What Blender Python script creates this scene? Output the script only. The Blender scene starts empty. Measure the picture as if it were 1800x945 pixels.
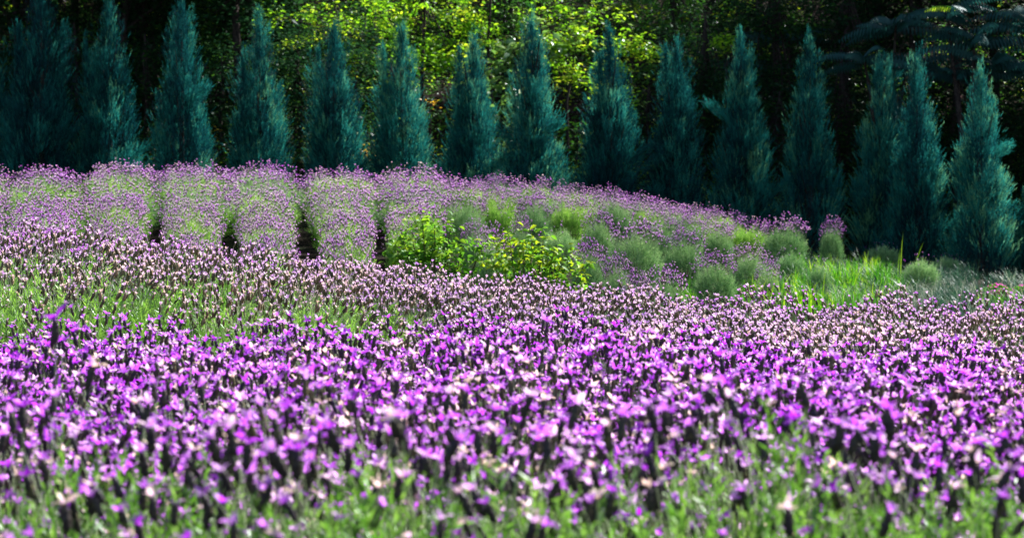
import bpy, math, random
import numpy as np
from mathutils import Vector, Matrix, noise

S = bpy.context.scene
COL = S.collection
rng = np.random.default_rng(7)
random.seed(7)

# ------------------------------------------------------------------ camera
cam_d = bpy.data.cameras.new("camera")
cam = bpy.data.objects.new("camera", cam_d)
COL.objects.link(cam)
cam.location = (0, 0, 1.0)
cam.rotation_euler = (math.radians(90), 0, 0)
cam_d.lens = 70
cam_d.sensor_width = 36
cam_d.shift_y = -0.0486
cam_d.clip_start = 0.05
cam_d.clip_end = 1000
cam_d.dof.use_dof = True
cam_d.dof.focus_distance = 9.0
cam_d.dof.aperture_fstop = 7.0
S.camera = cam

# ------------------------------------------------------------------ light
AZ = math.radians(42)      # sun stands behind the wood, to the right
EL = math.radians(40)
sv = Vector((math.cos(EL) * math.sin(AZ), math.cos(EL) * math.cos(AZ), math.sin(EL)))
sun_d = bpy.data.lights.new("sun", 'SUN')
sun_d.energy = 5.0
sun_d.angle = math.radians(0.5)
sun_d.color = (1.0, 0.965, 0.92)
sun = bpy.data.objects.new("sun", sun_d)
sun.rotation_euler = sv.to_track_quat('Z', 'Y').to_euler()
sun.location = (20, 20, 40)
COL.objects.link(sun)
W = bpy.data.worlds.new("World")
S.world = W
W.use_nodes = True
wn = W.node_tree
sky = wn.nodes.new('ShaderNodeTexSky')
sky.sky_type = 'NISHITA'
sky.sun_disc = False
sky.sun_elevation = EL
sky.sun_rotation = AZ
wn.links.new(sky.outputs[0], wn.nodes['Background'].inputs[0])
wn.nodes['Background'].inputs[1].default_value = 0.056
S.view_settings.view_transform = 'Standard'
S.view_settings.look = 'None'
S.view_settings.exposure = 1.85
S.view_settings.gamma = 1.0
S.cycles.max_bounces = 6
S.cycles.diffuse_bounces = 3
S.cycles.transmission_bounces = 4
S.cycles.sample_clamp_indirect = 6
S.cycles.use_denoising = True


# ------------------------------------------------------------------ materials
def new_mat(name):
    m = bpy.data.materials.new(name)
    m.use_nodes = True
    nt = m.node_tree
    for n in list(nt.nodes):
        nt.nodes.remove(n)
    out = nt.nodes.new('ShaderNodeOutputMaterial')
    return m, nt, out


def leaf_mat(name, cols, trans=0.35, gloss=0.06, rough=0.45, tcol=None):
    """thin leaf or petal: colour by the per-leaf value 'tint' and per object, light passes through"""
    m, nt, out = new_mat(name)
    N = nt.nodes.new
    L = nt.links.new
    at = N('ShaderNodeAttribute'); at.attribute_name = 'tint'
    oi = N('ShaderNodeObjectInfo')
    ma = N('ShaderNodeMath'); ma.operation = 'MULTIPLY_ADD'
    L(oi.outputs['Random'], ma.inputs[0]); ma.inputs[1].default_value = 0.22
    L(at.outputs['Fac'], ma.inputs[2])
    mb = N('ShaderNodeMath'); mb.operation = 'SUBTRACT'
    L(ma.outputs[0], mb.inputs[0]); mb.inputs[1].default_value = 0.11
    cr = N('ShaderNodeValToRGB')
    el = cr.color_ramp.elements
    while len(el) < len(cols):
        el.new(0.5)
    for i, (p, c) in enumerate(cols):
        el[i].position = p
        el[i].color = (*c, 1)
    L(mb.outputs[0], cr.inputs[0])
    d = N('ShaderNodeBsdfDiffuse')
    t = N('ShaderNodeBsdfTranslucent')
    L(cr.outputs[0], d.inputs[0])
    if tcol:
        mx = N('ShaderNodeMix'); mx.data_type = 'RGBA'; mx.blend_type = 'MULTIPLY'
        mx.inputs[0].default_value = 1.0
        L(cr.outputs[0], mx.inputs[6])
        mx.inputs[7].default_value = (*tcol, 1)
        L(mx.outputs[2], t.inputs[0])
    else:
        L(cr.outputs[0], t.inputs[0])
    a = N('ShaderNodeMixShader'); a.inputs[0].default_value = trans
    L(d.outputs[0], a.inputs[1]); L(t.outputs[0], a.inputs[2])
    g = N('ShaderNodeBsdfGlossy'); g.inputs['Roughness'].default_value = rough
    g.inputs['Color'].default_value = (0.9, 0.95, 1, 1)
    b = N('ShaderNodeMixShader'); b.inputs[0].default_value = gloss
    L(a.outputs[0], b.inputs[1]); L(g.outputs[0], b.inputs[2])
    L(b.outputs[0], out.inputs[0])
    return m


def bark_mat(name, c1, c2, scale=30):
    m, nt, out = new_mat(name)
    N = nt.nodes.new
    L = nt.links.new
    tc = N('ShaderNodeTexCoord')
    no = N('ShaderNodeTexNoise'); no.inputs['Scale'].default_value = scale; no.inputs['Detail'].default_value = 5
    L(tc.outputs['Object'], no.inputs[0])
    cr = N('ShaderNodeValToRGB')
    cr.color_ramp.elements[0].position = 0.35; cr.color_ramp.elements[0].color = (*c1, 1)
    cr.color_ramp.elements[1].position = 0.65; cr.color_ramp.elements[1].color = (*c2, 1)
    L(no.outputs[0], cr.inputs[0])
    p = N('ShaderNodeBsdfPrincipled'); p.inputs['Roughness'].default_value = 0.95
    p.inputs['Specular IOR Level'].default_value = 0.1
    L(cr.outputs[0], p.inputs['Base Color'])
    bp = N('ShaderNodeBump'); bp.inputs['Strength'].default_value = 0.6; bp.inputs['Distance'].default_value = 0.01
    L(no.outputs[0], bp.inputs['Height']); L(bp.outputs[0], p.inputs['Normal'])
    L(p.outputs[0], out.inputs[0])
    return m


M = {}
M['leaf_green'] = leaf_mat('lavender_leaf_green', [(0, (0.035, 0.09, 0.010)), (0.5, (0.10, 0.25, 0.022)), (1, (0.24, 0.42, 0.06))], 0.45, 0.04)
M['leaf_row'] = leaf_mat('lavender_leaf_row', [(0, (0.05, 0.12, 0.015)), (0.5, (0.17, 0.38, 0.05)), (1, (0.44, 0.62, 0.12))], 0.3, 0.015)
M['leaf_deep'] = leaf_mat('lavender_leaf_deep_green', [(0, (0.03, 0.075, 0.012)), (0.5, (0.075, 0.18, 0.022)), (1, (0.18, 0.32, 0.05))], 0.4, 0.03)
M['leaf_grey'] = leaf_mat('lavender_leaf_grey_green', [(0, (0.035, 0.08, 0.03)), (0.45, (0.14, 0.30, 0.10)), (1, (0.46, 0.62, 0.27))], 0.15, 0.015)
M['stem'] = leaf_mat('lavender_stem', [(0, (0.14, 0.20, 0.08)), (1, (0.36, 0.42, 0.25))], 0.2, 0.05)
M['spike_v'] = leaf_mat('spike_dark_violet', [(0, (0.022, 0.012, 0.034)), (0.6, (0.045, 0.038, 0.030)), (1, (0.12, 0.11, 0.05))], 0.08, 0.02)
M['spike_d'] = leaf_mat('spike_olive_brown', [(0, (0.04, 0.04, 0.022)), (0.5, (0.11, 0.09, 0.055)), (1, (0.26, 0.18, 0.11))], 0.1, 0.02)
M['bract_v'] = leaf_mat('bract_violet', [(0, (0.34, 0.02, 0.55)), (0.4, (0.53, 0.07, 0.78)), (0.75, (0.68, 0.24, 0.84)), (0.93, (0.84, 0.58, 0.82)), (1, (0.78, 0.56, 0.48))], 0.5, 0.02)
M['bract_d'] = leaf_mat('bract_faded_pink', [(0, (0.40, 0.18, 0.55)), (0.4, (0.54, 0.32, 0.56)), (0.8, (0.64, 0.44, 0.54)), (1, (0.62, 0.42, 0.36))], 0.5, 0.03)
M['bract_m'] = leaf_mat('bract_mauve', [(0, (0.42, 0.06, 0.58)), (0.4, (0.58, 0.24, 0.68)), (0.75, (0.70, 0.46, 0.68)), (1, (0.72, 0.56, 0.60))], 0.45, 0.04)
M['juniper'] = leaf_mat('juniper_scale_leaf', [(0, (0.001, 0.014, 0.022)), (0.45, (0.004, 0.052, 0.062)), (0.8, (0.020, 0.24, 0.20)), (1, (0.15, 0.38, 0.18))], 0.40, 0.006)  # bright end of the ramp paints sunlit tips into the leaf colour
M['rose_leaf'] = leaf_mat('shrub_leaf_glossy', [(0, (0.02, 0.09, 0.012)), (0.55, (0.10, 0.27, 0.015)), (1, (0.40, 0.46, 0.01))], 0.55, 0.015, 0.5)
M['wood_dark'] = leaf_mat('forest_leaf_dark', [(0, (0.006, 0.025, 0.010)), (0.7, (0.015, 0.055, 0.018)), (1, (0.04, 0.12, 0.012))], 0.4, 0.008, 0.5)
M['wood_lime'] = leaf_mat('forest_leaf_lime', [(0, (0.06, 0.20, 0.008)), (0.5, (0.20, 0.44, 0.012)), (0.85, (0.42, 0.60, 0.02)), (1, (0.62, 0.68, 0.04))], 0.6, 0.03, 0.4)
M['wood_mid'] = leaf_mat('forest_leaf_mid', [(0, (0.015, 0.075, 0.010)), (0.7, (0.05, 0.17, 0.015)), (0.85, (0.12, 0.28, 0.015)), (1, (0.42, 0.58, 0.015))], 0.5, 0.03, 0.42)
M['wood_broad'] = leaf_mat('forest_leaf_broad', [(0, (0.07, 0.17, 0.03)), (0.6, (0.15, 0.30, 0.05)), (1, (0.30, 0.45, 0.08))], 0.5, 0.09, 0.4)
M['frond'] = leaf_mat('pinnate_leaflet', [(0, (0.006, 0.04, 0.035)), (0.7, (0.012, 0.07, 0.06)), (1, (0.06, 0.18, 0.06))], 0.35, 0.02, 0.45)
M['yellow_leaf'] = leaf_mat('yellow_leaf', [(0, (0.5, 0.26, 0.01)), (1, (0.7, 0.45, 0.02))], 0.5, 0.05)
M['grass'] = leaf_mat('grass_blade', [(0, (0.015, 0.09, 0.004)), (0.6, (0.07, 0.26, 0.006)), (1, (0.28, 0.44, 0.015))], 0.55, 0.02)
M['plume'] = leaf_mat('grass_plume', [(0, (0.010, 0.04, 0.022)), (0.6, (0.03, 0.09, 0.045)), (0.85, (0.09, 0.16, 0.10)), (1, (0.30, 0.32, 0.24))], 0.35, 0.03)
M['magenta'] = leaf_mat('magenta_petal', [(0, (0.6, 0.02, 0.35)), (1, (0.8, 0.12, 0.6))], 0.5, 0.03)
M['bark'] = bark_mat('bark', (0.014, 0.010, 0.010), (0.05, 0.038, 0.034))
M['twig'] = bark_mat('twig', (0.05, 0.035, 0.02), (0.13, 0.09, 0.06))
M['litter'] = leaf_mat('dead_leaf', [(0, (0.02, 0.012, 0.012)), (0.7, (0.07, 0.04, 0.04)), (1, (0.32, 0.20, 0.20))], 0.2, 0.05)

# ------------------------------------------------------------------ terrain
FY = [-30, 5, 6, 7.6, 9, 12, 14.5, 17, 22, 27, 30, 32, 34, 38, 44, 60, 140]
FU = [0, 400, 700, 1000, 1250, 1500, 1800]
FZ = [
    [0, 0, 0, 0, 0, 0, 0],
    [0, 0, 0, 0, 0, 0, 0],
    [-.08, -.08, -.08, -.07, -.08, -.10, -.15],
    [.17, .12, 0, 0, -.04, -.06, -.10],
    [.25, .16, .06, 0, -.04, -.06, -.10],
    [.33, .19, .10, 0, -.07, -.07, -.12],
    [.18, .10, 0, -.06, -.10, -.05, -.15],
    [.23, .15, .11, .10, .10, .13, .0],
    [.62, .60, .56, .47, .27, .24, .06],
    [1.08, 1.13, 1.08, .98, .60, .30, .10],
    [1.05, 1.10, 1.0, .92, .60, .35, .08],
    [1.15, 1.2, 1.1, .95, .65, .5, .2],
    [1.9, 1.9, 1.8, 1.7, 1.4, 1.2, .9],
    [3.9, 3.9, 3.8, 3.6, 3.4, 3.2, 2.9],
    [7.0, 7.0, 7.0, 6.8, 6.6, 6.4, 6.2],
    [12, 12, 12, 12, 12, 12, 12],
    [16, 16, 16, 16, 16, 16, 16]]
FZ = np.array(FZ, float)


def _zraw(x, y):
    y = np.asarray(y, float)
    x = np.asarray(x, float)
    u = 900 + 3500 * x / np.maximum(y, 4.0)
    u = np.clip(u, FU[0], FU[-1])
    iy = np.clip(np.searchsorted(FY, y) - 1, 0, len(FY) - 2)
    FYa = np.array(FY, float)
    FUa = np.array(FU, float)
    ty = np.clip((y - FYa[iy]) / (FYa[iy + 1] - FYa[iy]), 0, 1)
    iu = np.clip(np.searchsorted(FUa, u) - 1, 0, len(FU) - 2)
    tu = np.clip((u - FUa[iu]) / (FUa[iu + 1] - FUa[iu]), 0, 1)
    ty = ty * ty * (3 - 2 * ty) * 0.4 + ty * 0.6
    a = FZ[iy, iu] * (1 - tu) + FZ[iy, iu + 1] * tu
    b = FZ[iy + 1, iu] * (1 - tu) + FZ[iy + 1, iu + 1] * tu
    return a * (1 - ty) + b * ty


def gz(x, y):
    z = _zraw(x, y)
    x = np.asarray(x, float); y = np.asarray(y, float)
    k = np.clip((y - 31) / 5, 0, 1)
    z = z + k * (0.25 * np.sin(x * 0.7 + 1.3) * np.sin(y * 0.55) + 0.12 * np.sin(x * 2.1 + y) + 0.08 * np.sin(x * 4.3 - y * 3.1))
    z = z + (1 - k) * 0.006 * np.sin(x * 5.1 + 0.7 * np.sin(y * 3)) * np.sin(y * 4.7)
    return z


def gzf(x, y):
    return float(gz(x, y))


def pos(px, Y):
    return (px - 900) / 3500.0 * Y


def zat(py, Y):
    return 1.0 + (385 - py) / 3500.0 * Y


# ------------------------------------------------------------------ mesh arrays
class Geo:
    """triangle soup with material slot and tint per vertex"""
    def __init__(self):
        self.V = []; self.F = []; self.Mi = []; self.T = []; self.n = 0

    def add(self, V, F, mi=0, tint=0.5):
        V = np.asarray(V, np.float32).reshape(-1, 3)
        F = np.asarray(F, np.int32).reshape(-1, 3)
        self.V.append(V)
        self.F.append(F + self.n)
        self.Mi.append(np.broadcast_to(np.asarray(mi, np.int32), (len(F),)).copy())
        self.T.append(np.broadcast_to(np.asarray(tint, np.float32), (len(V),)).copy())
        self.n += len(V)
        return self

    def arrays(self):
        return (np.concatenate(self.V), np.concatenate(self.F), np.concatenate(self.Mi), np.concatenate(self.T))

    def mesh(self, name, mats, smooth=True):
        V, F, Mi, T = self.arrays()
        me = bpy.data.meshes.new(name)
        me.vertices.add(len(V)); me.vertices.foreach_set('co', V.ravel())
        me.loops.add(len(F) * 3); me.loops.foreach_set('vertex_index', F.ravel())
        me.polygons.add(len(F))
        me.polygons.foreach_set('loop_start', np.arange(0, len(F) * 3, 3, dtype=np.int32))
        me.polygons.foreach_set('loop_total', np.full(len(F), 3, np.int32))
        me.polygons.foreach_set('material_index', Mi)
        me.polygons.foreach_set('use_smooth', np.full(len(F), smooth))
        a = me.attributes.new('tint', 'FLOAT', 'POINT')
        a.data.foreach_set('value', T)
        for m in mats:
            me.materials.append(m)
        me.update()
        me.validate()
        return me


def unit(v):
    v = np.asarray(v, float)
    return v / np.maximum(np.linalg.norm(v, axis=-1, keepdims=True), 1e-9)


def frames(d, roll=None):
    d = unit(d)
    n = len(d)
    ref = np.where(np.abs(d[:, 2:3]) > 0.9, np.array([[1.0, 0, 0]]), np.array([[0, 0, 1.0]]))
    x = unit(np.cross(ref, d))
    y = np.cross(d, x)
    if roll is None:
        roll = rng.uniform(0, 2 * np.pi, n)
    c = np.cos(roll)[:, None]; s = np.sin(roll)[:, None]
    x2 = x * c + y * s
    y2 = -x * s + y * c
    return np.stack([x2, y2, d], axis=2)


def scatter(geo, tmpl, P, R, sc, tint=0.5, tv=0.0, mi_off=0):
    """put a template (V,F,Mi,T) at points P, rotations R, scales sc"""
    V, F, Mi, T = tmpl
    n = len(P)
    if n == 0:
        return geo
    sc = np.broadcast_to(np.asarray(sc, float).reshape(-1, 1) if np.ndim(sc) < 2 else sc, (n, 3 if np.ndim(sc) == 2 else 1))
    VV = V[None, :, :] * sc[:, None, :]
    W_ = np.einsum('nij,nvj->nvi', R, VV) + np.asarray(P)[:, None, :]
    FF = F[None] + (np.arange(n) * len(V))[:, None, None]
    TT = T[None, :] + np.broadcast_to(np.asarray(tint, float), (n,))[:, None] - 0.5 + (rng.normal(0, tv, (n, 1)) if tv else 0)
    geo.add(W_.reshape(-1, 3), FF.reshape(-1, 3), np.tile(Mi + mi_off, n), np.clip(TT, 0, 1).ravel())
    return geo


def tmpl_diamond(w=0.3, bend=0.12, pos_=0.45):
    V = np.array([[0, 0, 0], [w / 2, bend * .6, pos_], [-w / 2, bend * .6, pos_], [0, 0, 1]])
    F = np.array([[0, 1, 2], [2, 1, 3]])
    return V, F, np.zeros(2, int), np.full(4, .5)


def tmpl_leaf(w=0.45, fold=0.08, droop=0.2):
    """broad leaf, folded along its midrib and drooping at the tip"""
    V = np.array([[0, 0, 0], [w / 2, fold, .35], [0, 0, .38], [-w / 2, fold, .35],
                  [w / 2.6, fold - droop * .35, .68], [0, -droop * .4, .70], [-w / 2.6, fold - droop * .35, .68], [0, -droop, 1]])
    F = np.array([[0, 1, 2], [0, 2, 3], [2, 1, 4], [2, 4, 5], [3, 2, 5], [3, 5, 6], [5, 4, 7], [6, 5, 7]])
    return V, F, np.zeros(8, int), np.full(8, .5)


def tube(geo, pts, rad, sides=6, mi=0, tint=0.5):
    pts = np.asarray(pts, float)
    n = len(pts)
    rad = np.broadcast_to(np.asarray(rad, float), (n,))
    d = np.gradient(pts, axis=0)
    R = frames(d, np.zeros(n))
    a = np.linspace(0, 2 * np.pi, sides, endpoint=False)
    ring = np.stack([np.cos(a), np.sin(a), np.zeros(sides)], 1)
    V = np.einsum('nij,sj->nsi', R, ring) * rad[:, None, None] + pts[:, None, :]
    F = []
    for i in range(n - 1):
        for k in range(sides):
            a0 = i * sides + k; a1 = i * sides + (k + 1) % sides
            F += [[a0, a1, a1 + sides], [a0, a1 + sides, a0 + sides]]
    geo.add(V.reshape(-1, 3), F, mi, tint)
    return geo


def thin_tubes(geo, P0, P1, r, mid=None, mi=0, tint=0.5):
    """many three-sided stems at once, P0->P1, with a bent middle"""
    P0 = np.asarray(P0, float); P1 = np.asarray(P1, float)
    n = len(P0)
    if mid is None:
        mid = (P0 + P1) / 2 + rng.normal(0, 0.02, (n, 3)) * np.linalg.norm(P1 - P0, axis=1, keepdims=True)
    a = np.array([0, 2.1, 4.2])
    off = np.stack([np.cos(a), np.sin(a), np.zeros(3)], 1)
    rr = np.array([1.0, .8, .6])
    pts = np.stack([P0, mid, P1], 1)
    V = pts[:, :, None, :] + off[None, None] * (r * rr)[None, :, None, None]
    F = []
    for i in range(2):
        for k in range(3):
            a0 = i * 3 + k; a1 = i * 3 + (k + 1) % 3
            F += [[a0, a1, a1 + 3], [a0, a1 + 3, a0 + 3]]
    F = np.array(F)
    FF = F[None] + (np.arange(n) * 9)[:, None, None]
    t = np.repeat(np.broadcast_to(np.asarray(tint, float), (n,)), 9)
    geo.add(V.reshape(-1, 3), FF.reshape(-1, 3), mi, t)
    return geo


# ------------------------------------------------------------------ objects
def link(name, data, parent=None, kind=None, label=None, cat=None, group=None):
    o = bpy.data.objects.new(name, data)
    COL.objects.link(o)
    if parent is not None:
        o.parent = parent
    if kind:
        o['kind'] = kind
    if label:
        o['label'] = label
    if cat:
        o['category'] = cat
    if group:
        o['group'] = group
    return o


def copy_tree(o, parent=None):
    c = o.copy()
    COL.objects.link(c)
    c.parent = parent
    for ch in list(o.children):
        copy_tree(ch, c)
    return c


# ------------------------------------------------------------------ the ground
def build_ground():
    xs = np.concatenate([np.linspace(-140, -16, 14), np.linspace(-14, 14, 141), np.linspace(16, 140, 14)])
    ys = np.concatenate([np.linspace(-30, 1, 12), np.linspace(1.25, 46, 200), np.linspace(48, 140, 24)])
    X, Y = np.meshgrid(xs, ys)
    Z = gz(X, Y)
    V = np.stack([X, Y, Z], 2).reshape(-1, 3)
    nx = len(xs); ny = len(ys)
    i, j = np.meshgrid(np.arange(nx - 1), np.arange(ny - 1))
    a = (j * nx + i).ravel()
    F = np.concatenate([np.stack([a, a + 1, a + nx + 1], 1), np.stack([a, a + nx + 1, a + nx], 1)])
    g = Geo().add(V, F)
    m, nt, out = new_mat('soil')
    N = nt.nodes.new; L = nt.links.new
    tc = N('ShaderNodeTexCoord')
    n1 = N('ShaderNodeTexNoise'); n1.inputs['Scale'].default_value = 1.3; n1.inputs['Detail'].default_value = 8
    n2 = N('ShaderNodeTexNoise'); n2.inputs['Scale'].default_value = 22; n2.inputs['Detail'].default_value = 6
    L(tc.outputs['Object'], n1.inputs[0]); L(tc.outputs['Object'], n2.inputs[0])
    cr = N('ShaderNodeValToRGB')
    e = cr.color_ramp.elements
    e[0].position = .3; e[0].color = (.010, .007, .006, 1)
    e[1].position = .75; e[1].color = (.026, .018, .015, 1)
    L(n2.outputs[0], cr.inputs[0])
    cg = N('ShaderNodeMix'); cg.data_type = 'RGBA'
    r2 = N('ShaderNodeValToRGB'); r2.color_ramp.elements[0].position = .48; r2.color_ramp.elements[1].position = .62
    L(n1.outputs[0], r2.inputs[0]); L(r2.outputs[0], cg.inputs[0])
    L(cr.outputs[0], cg.inputs[6]); cg.inputs[7].default_value = (.012, .020, .008, 1)
    p = N('ShaderNodeBsdfPrincipled'); p.inputs['Roughness'].default_value = 1.0
    p.inputs['Specular IOR Level'].default_value = 0.02
    L(cg.outputs[2], p.inputs['Base Color'])
    b = N('ShaderNodeBump'); b.inputs['Strength'].default_value = 1; b.inputs['Distance'].default_value = .04
    L(n2.outputs[0], b.inputs['Height']); L(b.outputs[0], p.inputs['Normal'])
    L(p.outputs[0], out.inputs[0])
    link('ground', g.mesh('ground', [m]), kind='structure')


build_ground()


# ------------------------------------------------------------------ flower heads
def head_parts(detail, seed, a00=None, blen=.022, bw=.009, L_=.042, r=.0072, nb=4):
    """a lavender head: bumpy four-sided spike of buds and a tuft of petal-like bracts on top"""
    rg = np.random.default_rng(seed)
    sp = Geo()
    rings, sides = (8, 7) if detail == 2 else ((5, 5) if detail == 1 else (3, 4))
    V = [[0, 0, -.002]]
    lean = rg.normal(0, .06, 2)
    for i in range(rings):
        t = (i + .5) / rings
        prof = math.sin(math.pi * (0.12 + 0.80 * t)) ** .45
        bump = 1.0 + (.20 if i % 2 else -.12) * (1 if detail else 0)
        for k in range(sides):
            a = 2 * math.pi * (k + .5 * (i % 2)) / sides
            rr = r * prof * bump * (1 + .12 * rg.normal())
            V.append([rr * math.cos(a) + lean[0] * L_ * t * t, rr * math.sin(a) + lean[1] * L_ * t * t, L_ * t])
    V.append([lean[0] * L_, lean[1] * L_, L_])
    F = []
    for k in range(sides):
        F.append([0, 1 + (k + 1) % sides, 1 + k])
        F.append([len(V) - 1, 1 + (rings - 1) * sides + k, 1 + (rings - 1) * sides + (k + 1) % sides])
    for i in range(rings - 1):
        for k in range(sides):
            a0 = 1 + i * sides + k; a1 = 1 + i * sides + (k + 1) % sides
            F += [[a0, a1, a1 + sides], [a0, a1 + sides, a0 + sides]]
    T = np.clip(rg.normal(.5, .18, len(V)), 0, 1)
    sp.add(V, F, 0, T)
    br = Geo()
    top = np.array([lean[0] * L_, lean[1] * L_, L_ * .93])
    a0 = rg.uniform(0, 6.28)
    for k in range(nb):
        a = a0 + 2 * math.pi * k / nb + rg.normal(0, .3)
        if a00 is not None:
            a = a00 + 2 * math.pi * k / nb
        out_ = rg.uniform(.35, 1.15)
        ln = blen * rg.uniform(.75, 1.2)
        w = bw * rg.uniform(.8, 1.2)
        d = np.array([math.cos(a), math.sin(a), 0]); s = np.array([-math.sin(a), math.cos(a), 0]); u = np.array([0, 0, 1.0])
        if detail == 0:
            e = top + d * ln * math.sin(out_) + u * ln * math.cos(out_)
            m_ = (top + e) / 2 + u * .002
            br.add([top, m_ + s * w / 2, m_ - s * w / 2, e], [[0, 1, 2], [2, 1, 3]], 1, rg.normal(.5, .12))
        else:
            pts = []
            ws = [.25, .8, 1.0, .7, .15]
            p = top.copy(); ang = out_ * .4
            curl = rg.normal(.9, .5)
            for q in range(5):
                wq = w * ws[q] / 2
                ru = rg.normal(0, .0012)
                pts += [p + s * wq + u * ru, p - s * wq - u * ru]
                ang += out_ * .22 + curl * .12
                p = p + (d * math.sin(ang) + u * math.cos(ang)) * ln / 4
            F2 = []
            for q in range(4):
                F2 += [[2 * q, 2 * q + 1, 2 * q + 3], [2 * q, 2 * q + 3, 2 * q + 2]]
            br.add(pts, F2, 1, np.clip(rg.normal(.5, .12) + np.linspace(-.08, .08, 10), 0, 1))
    return sp, br


def head_tmpls(detail, n, **kw):
    out = []
    for s in range(n):
        sp, br = head_parts(detail, 100 + s, **kw)
        a = sp.arrays(); b = br.arrays()
        out.append((np.concatenate([a[0], b[0]]), np.concatenate([a[1], b[1] + len(a[0])]),
                    np.concatenate([a[2], b[2]]), np.concatenate([a[3], b[3]])))
    return out


HT_A = head_tmpls(1, 7, blen=.023, bw=.0092, r=.0056, L_=.037)
HT_B = head_tmpls(0, 7, blen=.017, bw=.0095, nb=4, r=.0054, L_=.034)
HT_C = head_tmpls(0, 5, blen=.018, bw=.0115, L_=.022, r=.0055, nb=4)
HT_D = head_tmpls(0, 7, blen=.014, bw=.0075, nb=4, r=.0058, L_=.033)
DIA = tmpl_diamond(.16, .05)
DIA_W = tmpl_diamond(.22, .06)


def dome_dirs(n, low=0.0):
    """directions spread over a half sphere, cos(theta) from low to 1"""
    c = rng.uniform(low, 1, n)
    s = np.sqrt(1 - c * c)
    a = rng.uniform(0, 2 * np.pi, n)
    return np.stack([s * np.cos(a), s * np.sin(a), c], 1)


def dome_point(D, R, H, lump, flat=0.55):
    k = 1 + .10 * np.sin(D[:, 0] * 5 + lump) * np.cos(D[:, 1] * 6 + lump * 2) + .05 * np.sin(D[:, 0] * 13 + lump * 3 + D[:, 1] * 11)
    P = D.copy()
    P[:, 0] *= R * k
    P[:, 1] *= R * k
    P[:, 2] = H * np.maximum(D[:, 2], 0) ** flat * k
    return P


def bush_parts(kind, seed, flat=.55, under=-.02, leafw=None, R=.45, H=.56, nsh=600, nleaf=20, leaflen=.03, heads=240, stem=(.06, .13), templ=None,
               low=0.1, sidew=1.0, leafmat='leaf_green', hm=('spike_v', 'bract_v'), tilt=-.06, tw=.16, tint=(.5, .22), hscale=1.0, patch=0.0):
    """returns dict of part geometry; heads also as a list of placements"""
    global rng
    rng = np.random.default_rng(seed)
    lump = rng.uniform(0, 6)
    fol = Geo()
    D = dome_dirs(nsh, under)
    dep = rng.uniform(.62, 1.0, nsh)[:, None]
    Pt = dome_point(D, R, H, lump, flat) * dep
    if under < -.05:
        Pt[:, 2] = Pt[:, 2] * .72 + H * .28 * (1 + np.minimum(D[:, 2], 0) / .5 * 1.0)
        Pt[:, :2] *= (1 + np.minimum(D[:, 2], 0) * .9)[:, None]
    Pt[:, 2] = np.maximum(Pt[:, 2], .03)
    N_ = unit(D * [1, 1, .6] + [0, 0, .75] + rng.normal(0, .18, (nsh, 3)))
    shl = rng.uniform(.09, .15, nsh)
    base = Pt - N_ * shl[:, None]
    # leaves along every shoot
    t = np.linspace(.1, 1, nleaf)
    q = (base[:, None, :] + N_[:, None, :] * (shl[:, None] * t[None])[:, :, None]).reshape(-1, 3)
    ax = np.repeat(N_, nleaf, 0)
    side = unit(rng.normal(0, 1, (len(q), 3)))
    dirs = unit(ax * .9 + side * .75)
    ll = leaflen * rng.uniform(.6, 1.15, len(q)) * np.tile(np.linspace(1.1, .7, nleaf), nsh)
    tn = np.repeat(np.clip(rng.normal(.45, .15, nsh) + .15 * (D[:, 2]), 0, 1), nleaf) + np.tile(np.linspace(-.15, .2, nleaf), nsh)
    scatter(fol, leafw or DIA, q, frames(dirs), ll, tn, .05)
    # old wood inside the bush
    k = 26
    d2 = dome_dirs(k, .15)
    thin_tubes(fol, np.zeros((k, 3)) + rng.normal(0, .03, (k, 3)) * [1, 1, 0], dome_point(d2, R, H, lump) * .75, .006, mi=1, tint=.5)
    # stems and heads
    Dh = dome_dirs(heads * 3, low)
    if sidew < 1:
        keep = rng.uniform(0, 1, len(Dh)) < (sidew + (1 - sidew) * np.clip((Dh[:, 2] - .25) / .5, 0, 1))
        Dh = Dh[keep]
    if patch > 0:
        f = np.sin(Dh[:, 0] * 4.5 + lump * 1.7) * np.sin(Dh[:, 1] * 4.1 + lump)
        Dh = Dh[rng.uniform(0, 1, len(Dh)) < np.clip(1 - patch * (f + .25) * 2.5, .08, 1)]
    Dh = Dh[:heads]
    n = len(Dh)
    Pb = dome_point(Dh, R, H, lump, flat) * .93
    if under < -.05:
        Pb[:, 2] = Pb[:, 2] * .72 + H * .28
    up = unit(Dh * [.55, .55, .2] + [tilt, 0, .8] + rng.normal(0, tw, (n, 3)) * [1, 1, .3])
    sl = rng.uniform(stem[0], stem[1], n)
    Ph = Pb + up * sl[:, None]
    if kind == 'near':
        Ph[:, 2] = np.minimum(Ph[:, 2], .77 + rng.uniform(-.03, .01, n))
    hd = unit(up + rng.normal(0, .10, (n, 3)) + [tilt * 1.0, 0, .25])
    st = Geo()
    thin_tubes(st, Pb - up * .05, Ph + hd * .004, .0011 if H > .3 else .001, tint=rng.uniform(.2, .9, n))
    hs = rng.uniform(.72, 1.12, n) * hscale
    ht = np.clip(rng.normal(tint[0], tint[1], n), 0, 1)
    R_ = frames(hd)
    hg = Geo()
    if templ is not None:
        which = rng.integers(0, len(templ), n)
        for w in range(len(templ)):
            s = which == w
            if s.any():
                scatter(hg, templ[w], Ph[s], R_[s], hs[s], ht[s], .03)
    return dict(fol=fol, stems=st, heads=hg, place=(Ph, R_, hs, ht), leafmat=leafmat, hm=hm, name=kind)


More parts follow.
